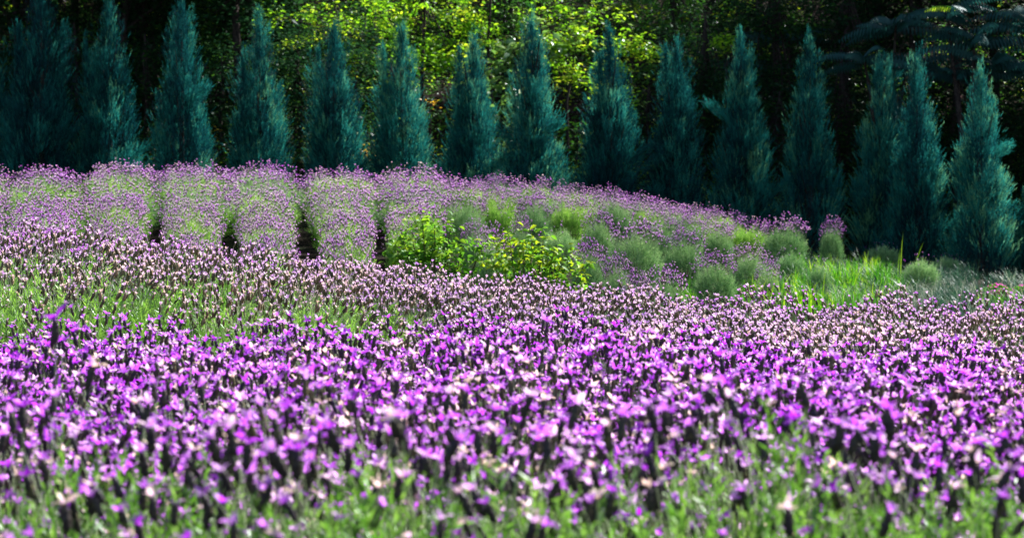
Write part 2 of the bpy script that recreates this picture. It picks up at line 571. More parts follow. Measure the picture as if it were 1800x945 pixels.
def bush_proto(parts, individual=False):
    b = bpy.data.objects.new('lavender_bush', None)
    b.empty_display_size = .2
    COL.objects.link(b)
    link('foliage', parts['fol'].mesh('foliage', [M[parts['leafmat']], M['twig']]), b, kind='stuff')
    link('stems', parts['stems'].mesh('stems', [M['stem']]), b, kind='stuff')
    if not individual:
        link('flower_heads', parts['heads'].mesh('flower_heads', [M[parts['hm'][0]], M[parts['hm'][1]]]), b, kind='stuff')
    return b


placed = []


def place_bush(proto, x, y, label, group, rz=None, sc=1.0, sz=1.0, first=[set()]):
    o = proto
    if id(proto) in first[0]:
        o = copy_tree(proto)
    else:
        first[0].add(id(proto))
    o.location = (x, y, gzf(x, y) - .01)
    o.rotation_euler = (0, 0, rz if rz is not None else random.uniform(0, 6.28))
    o.scale = (sc, sc, sz)
    o['label'] = label
    o['category'] = 'lavender'
    o['group'] = group
    placed.append((x, y))
    return o


NTH = ['first', 'second', 'third', 'fourth', 'fifth', 'sixth', 'seventh', 'eighth', 'ninth', 'tenth', 'eleventh', 'twelfth', 'thirteenth', 'fourteenth', 'fifteenth', 'sixteenth']
JPX = [72, 192, 318, 456, 588, 706, 830, 936, 1072, 1188, 1302, 1424, 1546, 1612, 1724]


def jun_of(u):
    if u < -20 or u > 1830:
        return 'outermost'
    return NTH[int(np.argmin([abs(u - j) for j in JPX]))]


# ---- bed A: violet bed in front
hm_v = ('spike_v', 'bract_v')
near_sp, near_br = [], []
for s in range(5):
    sp, br = head_parts(2, 300 + s, nb=5 if s % 2 else 4)
    g2 = Geo()
    V, F, Mi, T = br.arrays()
    g2.add(V, F, 0, T)
    # keep several tints of one head as separate shared meshes
    near_sp.append(sp.mesh('flower_spike', [M['spike_v']]))
    vs = []
    for dt in (-.25, -.05, .12, .3, .5):
        g3 = Geo(); g3.add(V, F, 0, np.clip(T + dt, 0, 1))
        vs.append(g3.mesh('bract_tuft', [M['bract_v']]))
    near_br.append(vs)

A_LAB = {0: ['soft focus lavender bush at the bottom left with green foliage showing under tall dark spikes',
             'soft focus lavender bush at the bottom, left of centre, violet heads over bright foliage',
             'soft focus lavender bush at the bottom, right of centre, pale pink heads over green foliage',
             'soft focus lavender bush at the bottom right with pinkish heads crowded over green foliage']}
A_BIG = [bush_parts('near', 40 + s, R=.49, H=.68, nsh=1300, nleaf=24, leaflen=.034, heads=[170, 120, 105, 130][s], stem=(.04, .11), low=.52,
                    tint=(.66, .27), tw=.22, hscale=.82) for s in range(4)]
front_x = [(-.62, 2.86), (-.13, 2.66), (.34, 2.74), (.80, 2.84)]
for i, (x, y) in enumerate(front_x):
    pr = A_BIG[i]
    b = bush_proto(pr, True)
    b.location = (x, y, gzf(x, y) - .01)
    b['label'] = A_LAB[0][i]; b['category'] = 'lavender'; b['group'] = 'lavender bushes nearest the camera'
    Ph, R_, hs, ht = pr['place']
    for j in range(len(Ph)):
        k = j % 5
        h = link('flower_head', near_sp[k], b)
        mt = Matrix([[*R_[j][r], Ph[j][r]] for r in range(3)] + [[0, 0, 0, 1]]) @ Matrix.Scale(hs[j] * 1.05, 4)
        h.matrix_local = mt
        link('bracts', near_br[k][int(np.clip(ht[j] * 5, 0, 4))], h)

protoA = [bush_proto(bush_parts('violet', 60 + s, R=.48, H=.56, nsh=520, nleaf=18, leaflen=.034, heads=760, templ=HT_A, low=.15,
                                sidew=.6, tint=(.57, .28), stem=(.05, .15), hscale=.88)) for s in range(4)]
ordinal = ['second', 'third', 'fourth', 'fifth', 'sixth', 'seventh']
for ri, (Y, sp_) in enumerate([(3.45, .66), (4.1, .66), (4.75, .68), (5.45, .70), (6.1, .70), (6.65, .7)]):
    half = .285 * Y + .55
    nn = int(2 * half / sp_) + 1
    for k in range(nn):
        x = -half + (k + .5 * (ri % 2)) * sp_ + random.uniform(-.05, .05)
        y = Y + random.uniform(-.08, .08)
        if ri == 5 and x / y < -.14 + .02:
            y -= .15
        place_bush(protoA[(k * 3 + ri) % 4], x, y,
                   'violet lavender bush, %s row of the purple bed, below %s juniper' % (ordinal[ri], jun_of(900 + 3500 * x / y)),
                   'violet lavender bushes of the front bed', sc=random.uniform(.93, 1.08), sz=random.uniform(.97, 1.06))

# ---- bed B: faded bed in the middle
hm_d = ('spike_d', 'bract_d')
protoB = [bush_proto(bush_parts('faded', 80 + s, R=.50, H=.52, nsh=420, nleaf=16, leaflen=.034, heads=620, templ=HT_B, low=.12,
                                sidew=.8, leafmat='leaf_deep', hm=hm_d, tint=(.5, .25), tilt=-.2, stem=(.06, .13))) for s in range(4)]
protoBg = [bush_proto(bush_parts('open', 90 + s, R=.54, H=.60, nsh=1000, nleaf=18, leaflen=.04, heads=380, templ=HT_D, low=.05,
                                 sidew=.7, hm=hm_d, tint=(.62, .25), tilt=-.25, stem=(.05, .12))) for s in range(3)]
protoBl = [bush_proto(bush_parts('lilac', 96 + s, R=.50, H=.54, nsh=400, nleaf=16, leaflen=.034, heads=430, templ=HT_B, low=.1,
                                 sidew=.8, hm=('spike_d', 'bract_m'), tint=(.45, .25), tilt=-.2, stem=(.06, .13))) for s in range(2)]
rowsB = [7.5, 8.2, 8.95, 9.7, 10.5, 11.3, 12.0]
for ri, Y in enumerate(rowsB):
    half = .275 * Y + .35
    sp_ = .74
    nn = int(2 * half / sp_) + 1
    for k in range(nn):
        x = -half + (k + .5 * (ri % 2)) * sp_ + random.uniform(-.06, .06)
        y = Y + random.uniform(-.1, .1)
        u = 900 + 3500 * x / y
        if ri == 0 and u > 760:
            y -= .15
        if (ri <= 1 and u < 760) or (ri == 2 and u < 600):
            place_bush(random.choice(protoBg), x, y,
                       'green leafy lavender bush with few heads, %s middle bed row, below %s juniper' % (NTH[ri], jun_of(u)),
                       'open green lavender bushes along the left of the middle bed', sc=random.uniform(.98, 1.10), sz=1.05)
        elif (u < 330 and ri >= 4) or (u > 1300 and ri >= 5):
            place_bush(random.choice(protoBl), x, y,
                       'lilac lavender bush, %s row of faded middle bed, below %s juniper' % (NTH[ri], jun_of(u)),
                       'lilac lavender bushes of the middle bed', sc=random.uniform(.95, 1.08), sz=random.uniform(.97, 1.03))
        else:
            place_bush(random.choice(protoB), x, y,
                       'faded pinkish lavender bush, %s row of middle bed, below %s juniper' % (NTH[ri], jun_of(u)),
                       'faded lavender bushes of the middle bed', sc=random.uniform(.93, 1.08), sz=random.uniform(.95, 1.05))

# ---- field C: rows climbing the slope
hm_m = ('spike_v', 'bract_m')
kwC = dict(R=.46, under=-.5, leafw=tmpl_diamond(.15, .04), nsh=1300, nleaf=11, leaflen=.055, templ=HT_C, leafmat='leaf_grey', hm=hm_m)
protoC = [bush_proto(bush_parts('mauve', 110 + s, H=.50, heads=240, low=.1, tint=(.46, .32), stem=(.05, .17), patch=3.0, tw=.26, flat=.5, **dict(kwC, leafmat='leaf_row'))) for s in range(4)]
protoCg = [bush_proto(bush_parts('mound', 120 + s, H=.52, heads=240, low=.45, sidew=.5, tint=(.35, .25), stem=(.06, .17), tw=.24, flat=.75, **kwC)) for s in range(4)]
protoCn = [bush_proto(bush_parts('bare', 130 + s, H=.46, heads=14, low=.3, tint=(.3, .2), stem=(.06, .12), flat=.75, **kwC)) for s in range(1)]
UP = ['lowest', 'second lowest', 'third up', 'fourth up', 'fifth up', 'sixth up', 'seventh up', 'eighth up', 'ninth up', 'tenth up', 'eleventh up', 'twelfth up',
      'thirteenth up', 'fourteenth up', 'fifteenth up', 'sixteenth up', 'seventeenth up', 'eighteenth up', 'nineteenth up', 'twentieth up', 'near the top', 'near the top', 'near the top']
col_u = [-60, 80, 210, 340, 468, 606, 735]
col_lab = ['at the far left edge of the picture', 'below the first tall juniper', 'left of the first dark furrow', 'between the first and second dark furrows',
           'between the second and third dark furrows', 'between the third and fourth dark furrows', 'just right of the fourth dark furrow']
for ci, u0 in enumerate(col_u):
    Y = 16.6
    nth = -1
    while Y < 28.2:
        w = 128 * Y / 3500
        nth += 1
        x = pos(u0 + random.uniform(-4, 4) * (1 if Y < 21 else 2.5) + (22 - Y) * (-.5 if u0 < 400 else 1.0), Y)
        if not (ci == 6 and Y < 20):
            place_bush(random.choice(protoC) if random.random() < (.60 if Y > 24.3 or ci < 2 else .97) else random.choice(protoCg), x, Y,
                       'mauve lavender bush %s in the row %s' % (UP[nth], col_lab[ci]), 'lavender bushes in rows climbing the slope',
                       sc=w / .92 * random.uniform(.84, .92) * (1.18 if (Y > 23.3 or ci < 2) else .84), sz=random.uniform(.88, 1.14) * (1.08 if Y < 20 else 1))
        Y += w * random.uniform(.82, .98)

SPECIAL = [  # px, top py, Y, width px, kind, label
    (1380, 385, 25.0, 108, 'g', 'round grey green lavender mound with a violet crown, largest standing alone at the right'),
    (1462, 388, 26.0, 56, 'g', 'small upright lavender bush with violet tips at the right end of the field'),
    (1552, 418, 28.7, 84, 'n', 'shaded dark lavender mound without flowers under the close pair of junipers'),
    (1662, 458, 28.5, 76, 'n', 'low shaded lavender mound between the last two junipers'),
    (1256, 448, 19.0, 100, 'g', 'green lavender mound with scattered purple heads just left of the bright grass'),
    (1318, 446, 20.5, 92, 'g', 'pale green lavender bush with faint pink heads behind the bright grass'),
    (1168, 474, 16.2, 112, 'g', 'low green lavender mound rising right behind the faded middle bed'),
    (866, 405, 18.0, 84, 'g', 'small lavender bush with purple top between the two leafy shrubs'),
    (985, 380, 21.5, 98, 'n', 'smooth round green lavender mound behind the right leafy shrub'),
    (1035, 428, 17.8, 84, 'g', 'green lavender mound with tall purple heads at the right of the leafy shrubs'),
    (1118, 392, 20.5, 120, 'g', 'large grey green lavender mound with a dark left side in the slope middle'),
    (1205, 408, 21.5, 92, 'g', 'lavender mound with dark shaded base right of the largest grey green one'),
    (722, 326, 24.4, 92, 'g', 'green topped lavender mound above the fourth dark furrow'),
    (706, 388, 19.6, 70, 'm', 'mauve speckled lavender bush left of the taller leafy shrub'),
    (812, 342, 23.4, 108, 'g', 'broad green lavender mound with a black gap under its left side'),
    (876, 344, 23.8, 78, 'm', 'lavender mound just right of the broad green one'),
    (834, 392, 20.2, 62, 'g', 'lavender mound in the dark gap above the small purple topped one'),
    (936, 346, 23.4, 84, 'g', 'green lavender mound with a dark left side above the lower leafy shrub'),
    (1000, 344, 24.0, 80, 'm', 'mauve lavender mound above the smooth round green one'),
    (1052, 372, 22.2, 76, 'g', 'small lavender mound right of the smooth round green one'),
    (1075, 338, 24.6, 80, 'g', 'mauve lavender bush under the tenth juniper gap near the crest'),
    (1158, 372, 22.8, 78, 'g', 'green lavender mound behind the large grey green one'),
    (1140, 350, 24.6, 72, 'm', 'mauve lavender bush near the crest under the forked juniper'),
    (1212, 378, 24.0, 70, 'g', 'mauve lavender bush behind the mound with dark shaded base'),
    (1085, 452, 17.0, 70, 'g', 'low lavender clump with violet tips at the foot of the slope'),
    (1118, 484, 15.8, 70, 'g', 'purple lavender clump peeping over the faded middle bed right of the shrubs'),
    (915, 382, 20.6, 52, 'g', 'small lavender mound half hidden by the lower leafy shrub'),
    (1262, 400, 24.5, 76, 'g', 'lavender bush with purple fringe near the lower right end of the crest'),
    (1390, 448, 22.0, 76, 'n', 'loose grey green lavender clump in the grass below the lone round mound'),
    (1440, 470, 19.5, 60, 'n', 'grey green clump in the bright grass under the small upright bush'),
    (1350, 488, 17.6, 60, 'g', 'low lavender clump at the left front of the bright grass'),
    (1620, 470, 22.5, 84, 'n', 'grey green mound among the arching grass below the close pair of junipers'),
]
for (px, py, Y, w, k, lab) in SPECIAL:
    x = pos(px, Y)
    H = zat(py, Y) - gzf(x, Y)
    H = min(max(H, .50 if Y < 28 else .35), .85)
    pr = random.choice(protoCg) if k == 'g' else (protoCn[0] if k == 'n' else random.choice(protoC))
    place_bush(pr, x, Y, lab, 'separate lavender mounds at the right of the slope', sc=w * Y / 3500 * .92, sz=H / .60)
sp_xy = [(pos(a[0], a[2]), a[2], a[3] * a[2] / 3500 / 2) for a in SPECIAL]
for k_, Y in enumerate((28.3, 27.4, 26.5, 25.5)):
    for u in range(700 + 35 * (k_ % 2), 1300 + 10 * k_, 72):
        x = pos(u + random.uniform(-12, 12), Y)
        if any(abs(x - a) < r + .12 and abs(Y - b) < .5 for a, b, r in sp_xy):
            continue
        place_bush(random.choice(protoC) if random.random() < .8 else random.choice(protoCg), x, Y + random.uniform(-.15, .15),
                   'purple fringed lavender bush, %s row down from the crest, below %s juniper' % (NTH[k_], jun_of(u)),
                   'lavender bushes along the crest', sc=random.uniform(.64, .80), sz=random.uniform(.72, .98))
print('bushes', len(placed))

for o in [o for o in bpy.data.objects if o.type == 'EMPTY' and o.name.startswith('lavender_bush') and 'label' not in o]:
    for c in list(o.children):
        bpy.data.objects.remove(c)
    bpy.data.objects.remove(o)
by = {}
for o in bpy.data.objects:
    if o.type == 'EMPTY' and o.name.startswith('lavender_bush'):
        by.setdefault(o['label'], []).append(o)
for lab_, os_ in by.items():
    if len(os_) > 1:
        os_.sort(key=lambda o: o.location.x / o.location.y)
        nm_ = {2: ['left', 'right'], 3: ['left', 'middle', 'right']}.get(len(os_))
        if nm_:
            for o, w_ in zip(os_, nm_):
                o['label'] = w_ + ' ' + lab_

# one head rising above all the others on the left
tb = bush_parts('tall', 150, R=.30, H=.50, nsh=260, nleaf=16, leaflen=.034, heads=60, templ=HT_A, tint=(.4, .2))
tbo = bush_proto(tb)
tx, ty = pos(97, 3.4), 3.4
tbo.location = (tx, ty, gzf(tx, ty))
tbo['label'] = 'lavender bush at the left with one violet head rising high above the purple bed'
tbo['category'] = 'lavender'; tbo['group'] = 'violet lavender bushes of the front bed'
zt = zat(592, 3.4) - gzf(tx, ty)
g = Geo(); tube(g, [(0, 0, .3), (.004, 0, .55), (0, 0, zt)], [.0018, .0016, .0013], 5, tint=.5)
link('tall_stem', g.mesh('tall_stem', [M['stem']]), tbo)
hh = link('flower_head', near_sp[1], tbo, label='tall violet flower head standing above the rest')
hh.location = (0, 0, zt - .012)
hh.scale = (1.0,) * 3
sp, br = head_parts(2, 777, a00=.5, nb=3, blen=.044, bw=.018)
V, F, Mi, T = br.arrays()
g3 = Geo(); g3.add(V, F, 0, np.clip(T - .2, 0, 1))
link('bracts', g3.mesh('bract_tuft', [M['bract_v']]), hh)


# ------------------------------------------------------------------ junipers
def juniper(px, tip, Y, wpx, seed, label, leaders=(), lean=0.0, arms=()):
    """narrow blue-green juniper: plumes of scale leaves swept up round a trunk with one or more leaders
    leaders: (dx px, tip py, width px); arms: (side, height fraction, length)"""
    global rng
    rng = np.random.default_rng(seed)
    x0 = pos(px, Y)
    z0 = gzf(x0, Y)
    H = zat(tip, Y) - z0
    root = bpy.data.objects.new('juniper_tree', None)
    COL.objects.link(root)
    root.location = (x0, Y, z0)
    root['label'] = label; root['category'] = 'juniper'; root['group'] = 'row of blue green junipers behind the lavender'
    R0 = wpx * Y / 3500 / 2
    cr = Geo()
    specs = [(0, 0, H, R0, 3300)] + [(dx * Y / 3500, rng.uniform(-.12, .12), zat(tp, Y) - z0, w * Y / 3500 / 2, int(28 * w)) for dx, tp, w in leaders]
    ph = rng.uniform(0, 6, 6)
    for li, (dx, dy, h, R, n) in enumerate(specs):
        def prof_(t):
            return (1 - t) ** .95 * np.clip(.86 + t * 1.2, 0, 1) * 1.04
        def put(P, ax, L_, ti):
            n = len(P); k = 9
            L_ = L_ * np.clip(1.45 - P[:, 2] / h, .55, 1)
            tt = np.linspace(0, 1, k)
            q = (P[:, None, :] + ax[:, None, :] * (L_[:, None] * tt[None])[:, :, None]).reshape(-1, 3)
            dirs = unit(np.repeat(ax, k, 0) + unit(rng.normal(0, 1, (n * k, 3))) * .36)
            ll = np.repeat(L_, k) * .42 * np.tile(np.linspace(1.1, .6, k), n)
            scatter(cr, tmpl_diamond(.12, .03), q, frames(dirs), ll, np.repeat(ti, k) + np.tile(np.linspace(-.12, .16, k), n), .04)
        # inner mass
        m = int(n * .45)
        t = rng.uniform(0, .93, m); a = rng.uniform(0, 6.283, m)
        keep = rng.uniform(0, 1, m) < prof_(t) + .32
        t, a = t[keep], a[keep]
        rr = R * .72 * prof_(t) * np.sqrt(rng.uniform(.05, 1, len(t)))
        P = np.stack([dx * (.5 + .5 * t) + lean * t * t + rr * np.cos(a), dy + rr * np.sin(a), t * h], 1)
        put(P, unit(np.stack([np.cos(a) * .2, np.sin(a) * .2, np.ones(len(t))], 1) + rng.normal(0, .1, (len(t), 3))),
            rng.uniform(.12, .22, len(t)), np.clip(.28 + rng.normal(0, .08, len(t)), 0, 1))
        # boughs: upright plumes packed round the tree, some standing proud
        nb = int(n * .052)
        for b_ in range(nb):
            t0 = rng.uniform(-.02, .90) if b_ > 8 else rng.uniform(.70, .9)
            if rng.uniform() > prof_(max(t0, 0)) + .42 and b_ > 8:
                continue
            a = rng.uniform(0, 6.283)
            proud = rng.choice([0, 0, 0, .04, .08]) + rng.normal(0, .02)
            r0 = R * prof_(max(t0, 0)) * (.70 + .12 * math.sin(3 * a + ph[0] + 5 * t0)) + proud
            bl = rng.uniform(.35, .75) * (1.1 - .45 * max(t0, 0))
            if b_ <= 8:
                r0 *= .4; bl = (1.0 - t0) * h * rng.uniform(.75, 1.0)
            z_0 = max(t0, 0) * h
            t1 = min((z_0 + bl) / h, 1)
            r1 = R * prof_(t1) * .92 + proud * 1.3 if b_ > 8 else .01
            o_ = np.array([math.cos(a), math.sin(a), 0])
            p0 = np.array([dx * (.5 + .5 * t0) + lean * t0 * t0, dy, z_0]) + o_ * r0
            p1 = np.array([dx * (.5 + .5 * t1) + lean * t1 * t1, dy, z_0 + bl]) + o_ * r1 + rng.normal(0, .03, 3) * (b_ > 8)
            ns = int(26 + 30 * bl)
            sx = rng.uniform(0, 1, ns) ** .8
            wd = (.075 * (1 - sx) ** .5 + .008) * (1.15 - .62 * max(t0, 0)) * (1 if b_ > 8 else .45)
            off = rng.normal(0, 1, (ns, 3)) * wd[:, None] * [1, 1, .6]
            P = p0 + (p1 - p0) * sx[:, None] * .86 + off
            ax = unit((p1 - p0) / max(bl, .1) + off * 3.6 + o_ * (.16 if b_ > 8 else .05))
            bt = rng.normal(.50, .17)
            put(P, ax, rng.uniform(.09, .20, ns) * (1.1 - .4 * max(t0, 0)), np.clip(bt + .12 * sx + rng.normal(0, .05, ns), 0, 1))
    # odd limbs that stick out
    for (sd, hf, ln) in arms:
        n = 90
        s = rng.uniform(0, 1, n)
        base = np.array([sd * R0 * .6 * (1 - hf), -R0 * .25, hf * H])
        d = unit(np.array([[sd * 1.0, -.2, .75]]))[0]
        P = base + d * (s * ln)[:, None] + rng.normal(0, .035, (n, 3))
        ax = unit(d + [0, 0, .35] + rng.normal(0, .3, (n, 3)))
        k = 8
        q = (P[:, None, :] + ax[:, None, :] * (.15 * np.linspace(0, 1, k)[None])[:, :, None]).reshape(-1, 3)
        dirs = unit(np.repeat(ax, k, 0) + unit(rng.normal(0, 1, (n * k, 3))) * .4)
        scatter(cr, tmpl_diamond(.115, .03), q, frames(dirs), rng.uniform(.04, .08, n * k), .62, .08)
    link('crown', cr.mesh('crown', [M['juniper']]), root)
    tr = Geo()
    tube(tr, [(0, 0, -.05), (.01, 0, H * .3), (lean * .3, 0, H * .65), (lean, 0, H * .95)], [.06, .040, .015, .004], 7)
    for i in range(14):
        hb = rng.uniform(.05, .7) * H
        a = rng.uniform(0, 6.28)
        rr = R0 * (1 - hb / H) ** .66 * .8
        tube(tr, [(0, 0, hb), (rr * .5 * math.cos(a), rr * .5 * math.sin(a), hb + .12), (rr * math.cos(a), rr * math.sin(a), hb + .5)], [.018, .012, .005], 5)
    link('trunk', tr.mesh('trunk', [M['bark']]), root)


JUN = [
    (-15, 60, 30.6, 100, 'dark juniper cut off by the left edge of the picture', (), 0, ()),
    (72, -45, 30.0, 130, 'thick juniper with several leaders, leftmost whole one, its top cut off', ((-45, 30, 60), (38, 25, 55)), .0, ((1, .28, .5),)),
    (192, -5, 30.2, 122, 'dark juniper with a long side branch, second from the left', ((-40, 65, 40),), 0, ((1, .22, .75), (1, .12, .8))),
    (318, -12, 30.0, 108, 'juniper with blunt top and lit right side, third from the left', (), .02, ((1, .5, .3),)),
    (456, 25, 30.0, 104, 'juniper with a single sharp tip and a short left shoulder, fourth from the left', ((-28, 90, 36),), 0, ()),
    (588, 38, 30.1, 108, 'juniper with a second thin leader close on its left, fifth from the left', ((-30, 75, 38),), 0, ((1, .2, .3),)),
    (706, 35, 30.0, 112, 'juniper standing before the lime green tree, with a lower left leader', ((-34, 75, 40),), 0, ()),
    (830, 60, 30.1, 112, 'juniper with a thin pale left leader beside its blunt top', ((-26, 75, 34),), .03, ((1, .25, .25),)),
    (936, 22, 30.0, 112, 'tall slim juniper with a needle thin tip near the picture centre', ((12, 60, 44),), 0, ((-1, .35, .4), (1, .42, .25))),
    (1072, 40, 30.0, 114, 'juniper with one feathery branch sticking out low on its right side', ((-18, 90, 40),), 0, ((1, .22, .75), (1, .3, .45))),
    (1188, 65, 30.1, 104, 'juniper with two equal tips like a fork', ((-20, 72, 46),), 0.02, ()),
    (1302, 40, 30.0, 114, 'juniper with a crooked left spray and a thin double tip', ((18, 75, 50),), 0, ((-1, .55, .4), (1, .2, .45))),
    (1424, 55, 30.0, 112, 'juniper with a pale upright spray on the middle of its front', (), 0, ((.1, .38, .6),)),
    (1546, 92, 30.0, 96, 'left one of the close pair of junipers', ((16, 98, 40),), 0, ((1, .38, .3),)),
    (1612, 92, 29.4, 108, 'right one of the close pair of junipers, full and evenly tapered', (), 0, ()),
    (1724, 110, 29.0, 116, 'rightmost whole juniper with a bare foot standing beside the magenta flowers', (), 0, ((1, .55, .25),)),
    (1815, 330, 29.5, 96, 'low dark juniper cut off by the right edge of the picture', (), 0, ()),
]
for i, (px, tip, Y, w, lab, ld, lean, arms) in enumerate(JUN):
    juniper(px, tip, Y, w, 500 + i, lab, ld, lean, arms)
# slim junipers of the row behind
juniper(1568, 120, 32.0, 50, 560, 'thin dark juniper half hidden behind the close pair')


# ------------------------------------------------------------------ leafy shrubs in the field
rose_leaves = []
for k, dt in enumerate((-.3, -.1, .1, .35)):
    V, F, Mi, T = tmpl_leaf(.48, .07, .25)
    g = Geo(); g.add(V, F, 0, np.clip(T + dt, 0, 1))
    rose_leaves.append(g.mesh('leaf', [M['rose_leaf']]))


def leafy_shrub(px, Y, branches, nleaf, label, lsize, seed, yellow):
    global rng
    rng = np.random.default_rng(seed)
    x0 = pos(px, Y); z0 = gzf(x0, Y)
    root = bpy.data.objects.new('leafy_shrub', None)
    COL.objects.link(root)
    root.location = (x0, Y, z0)
    root['label'] = label; root['category'] = 'shrub'
    st = Geo()
    tips = []
    for (bx, by, bpy_) in branches:        # branch tips: px, depth offset, py
        tx_ = pos(bx, Y) - x0; tz = zat(bpy_, Y) - z0
        b0 = np.array([rng.normal(0, .03) + tx_ * .25, rng.normal(0, .03), 0])
        mid = np.array([tx_ * .62, by * .6, tz * .62])
        tip = np.array([tx_, by, tz])
        tube(st, [b0, mid, tip], [.010, .007, .003], 5)
        for s in np.linspace(.30, 1.0, 11):
            p = (1 - s) ** 2 * b0 + 2 * s * (1 - s) * mid + s * s * tip
            tips.append((p, s))
    link('branches', st.mesh('branches', [M['twig']]), root)
    n = 0
    extra = Geo()
    while n < nleaf + 1500:
        p, s = tips[rng.integers(len(tips))]
        p = p + rng.normal(0, .045, 3)
        a = rng.uniform(0, 6.28)
        d = np.array([math.cos(a), math.sin(a), rng.uniform(-.75, .45)])
        z = unit(d)
        up = np.array([rng.normal(0, .6), rng.normal(-.35, .6), 1.0])
        x = unit(np.cross(up, z)); y = np.cross(z, x)
        sc = lsize * rng.uniform(.65, 1.15)
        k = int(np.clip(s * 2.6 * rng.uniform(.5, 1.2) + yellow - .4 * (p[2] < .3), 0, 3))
        n += 1
        if n > nleaf:
            V, F, Mi, T = tmpl_leaf(.48, .07, .25)
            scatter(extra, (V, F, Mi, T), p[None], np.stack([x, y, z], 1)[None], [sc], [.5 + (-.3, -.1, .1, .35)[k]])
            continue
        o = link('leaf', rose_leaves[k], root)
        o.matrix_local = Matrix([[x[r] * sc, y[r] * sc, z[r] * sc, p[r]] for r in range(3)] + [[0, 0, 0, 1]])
    link('small_leaves', extra.mesh('small_leaves', [M['rose_leaf']]), root, kind='stuff')


leafy_shrub(762, 13.6, [(742, 0, 385), (705, .05, 408), (765, -.1, 395), (790, .1, 402), (725, .1, 425), (760, 0, 430), (815, -.1, 432), (850, .05, 428), (700, -.1, 440), (790, -.15, 450)], 300,
            'taller leafy green shrub with a dark stem rising behind the faded lavender', .060, 31, 0)
leafy_shrub(925, 13.4, [(895, 0, 415), (935, .05, 418), (955, -.05, 420), (880, .1, 445), (920, -.1, 440), (975, .0, 438), (1000, .05, 455), (1025, 0, 470), (985, -.15, 465), (870, -.1, 465), (940, -.15, 462)], 300,
            'lower spreading leafy shrub with yellow green tips beside the taller one', .058, 32, .9)


# ------------------------------------------------------------------ grasses
def blades(geo, X, Y, h, w, lean, tint, seg=4, mi=0, curl=1.0, zoff=0.0):
    """curved tapering grass blades"""
    n = len(X)
    a = rng.uniform(0, 2 * np.pi, n)
    d = np.stack([np.cos(a), np.sin(a), np.zeros(n)], 1)
    s = np.stack([-np.sin(a + rng.normal(0, .5, n)), np.cos(a), np.zeros(n)], 1)
    base = np.stack([X, Y, gz(X, Y) - .01 + zoff], 1)
    V = []
    for i in range(seg + 1):
        t = i / seg
        c = base + np.stack([np.zeros(n), np.zeros(n), h * (t - lean * .45 * t ** 3 * curl)], 1) + d * (h * lean * t ** 2)[:, None]
        ww = (w * (1 - t) ** .7)[:, None] if i < seg else 0 * w[:, None]
        V += [c + s * ww / 2, c - s * ww / 2]
    V = np.stack(V, 1)
    F = []
    for i in range(seg):
        F += [[2 * i, 2 * i + 1, 2 * i + 3], [2 * i, 2 * i + 3, 2 * i + 2]]
    F = np.array(F)
    FF = F[None] + (np.arange(n) * (2 * seg + 2))[:, None, None]
    geo.add(V.reshape(-1, 3), FF.reshape(-1, 3), mi, np.repeat(tint, 2 * seg + 2))


def grass_area(n, u0, u1, y0, y1, h, w, lean, seed, clump=.35):
    global rng
    rng = np.random.default_rng(seed)
    nc = max(8, n // 25)
    Yc = rng.uniform(y0, y1, nc); uc = rng.uniform(u0, u1, nc)
    i = rng.integers(0, nc, n)
    Y = Yc[i] + rng.normal(0, clump * .4, n)
    X = (uc[i] - 900) / 3500 * Y + rng.normal(0, clump * .35, n)
    hc = rng.uniform(h[0], h[1], nc)[i] * rng.uniform(.7, 1.15, n)
    return X, Y, hc, rng.uniform(w[0], w[1], n), rng.uniform(lean[0], lean[1], n), np.clip(rng.normal(.42, .28, nc)[i] + rng.normal(0, .2, n), 0, 1)


gr = Geo()
blades(gr, *grass_area(2200, 1310, 1570, 16.5, 22, (.10, .42), (.008, .016), (.1, .6), 71, .18))
blades(gr, *grass_area(900, 1400, 1580, 21, 25, (.16, .40), (.008, .016), (.1, .6), 72, .2))
blades(gr, *grass_area(900, 1725, 1900, 20, 22.5, (.10, .22), (.007, .012), (.1, .6), 73))
blades(gr, *grass_area(500, 1180, 1320, 17, 20, (.08, .26), (.006, .012), (.1, .7), 81, .2))
blades(gr, *grass_area(1500, 1100, 1300, 15.3, 17, (.10, .22), (.006, .01), (.1, .6), 74))
link('grass', gr.mesh('grass', [M['grass']]), kind='stuff', label='bright green grass patch between the lavender and the right junipers', cat='grass')
gp = Geo()
blades(gp, *grass_area(1500, 1520, 1730, 17, 24, (.16, .36), (.006, .011), (.2, .8), 75, .16), seg=6, curl=1.2)
blades(gp, *grass_area(1500, 1350, 1560, 21, 25, (.2, .36), (.005, .008), (.4, 1.0), 76), seg=6, curl=1.2)
blades(gp, *grass_area(1400, 1380, 1700, 24, 28, (.12, .26), (.006, .01), (.3, .9), 78), seg=5)
blades(gp, *grass_area(3600, 1640, 2150, 18.5, 28.5, (.16, .36), (.008, .014), (.2, .8), 77, .2), seg=5)
X_, Y_, h_, w_, l_, t_ = grass_area(420, 1380, 1730, 18, 24, (.34, .56), (.004, .007), (.7, 1.3), 82, .2)
blades(gp, X_, Y_, h_, w_, l_, np.clip(t_ + .45, 0, 1), seg=7, curl=1.5)  # paler tint on these long blades stands for sunlit drooping tips
link('plume_grass', gp.mesh('plume_grass', [M['plume']]), kind='stuff', label='grey green arching grass with pale drooping tips near the right junipers', cat='grass')
tg = Geo()
rng = np.random.default_rng(79)
for (px, py, Y) in ((1585, 410, 24), (1605, 425, 24), (1583, 440, 23.5), (1455, 455, 21), (1530, 445, 22)):
    pass
bl = [(1583, 408, 24.0), (1606, 425, 24.2), (1578, 436, 23.8), (1532, 452, 21.5), (1446, 470, 18.5), (1505, 455, 21)]
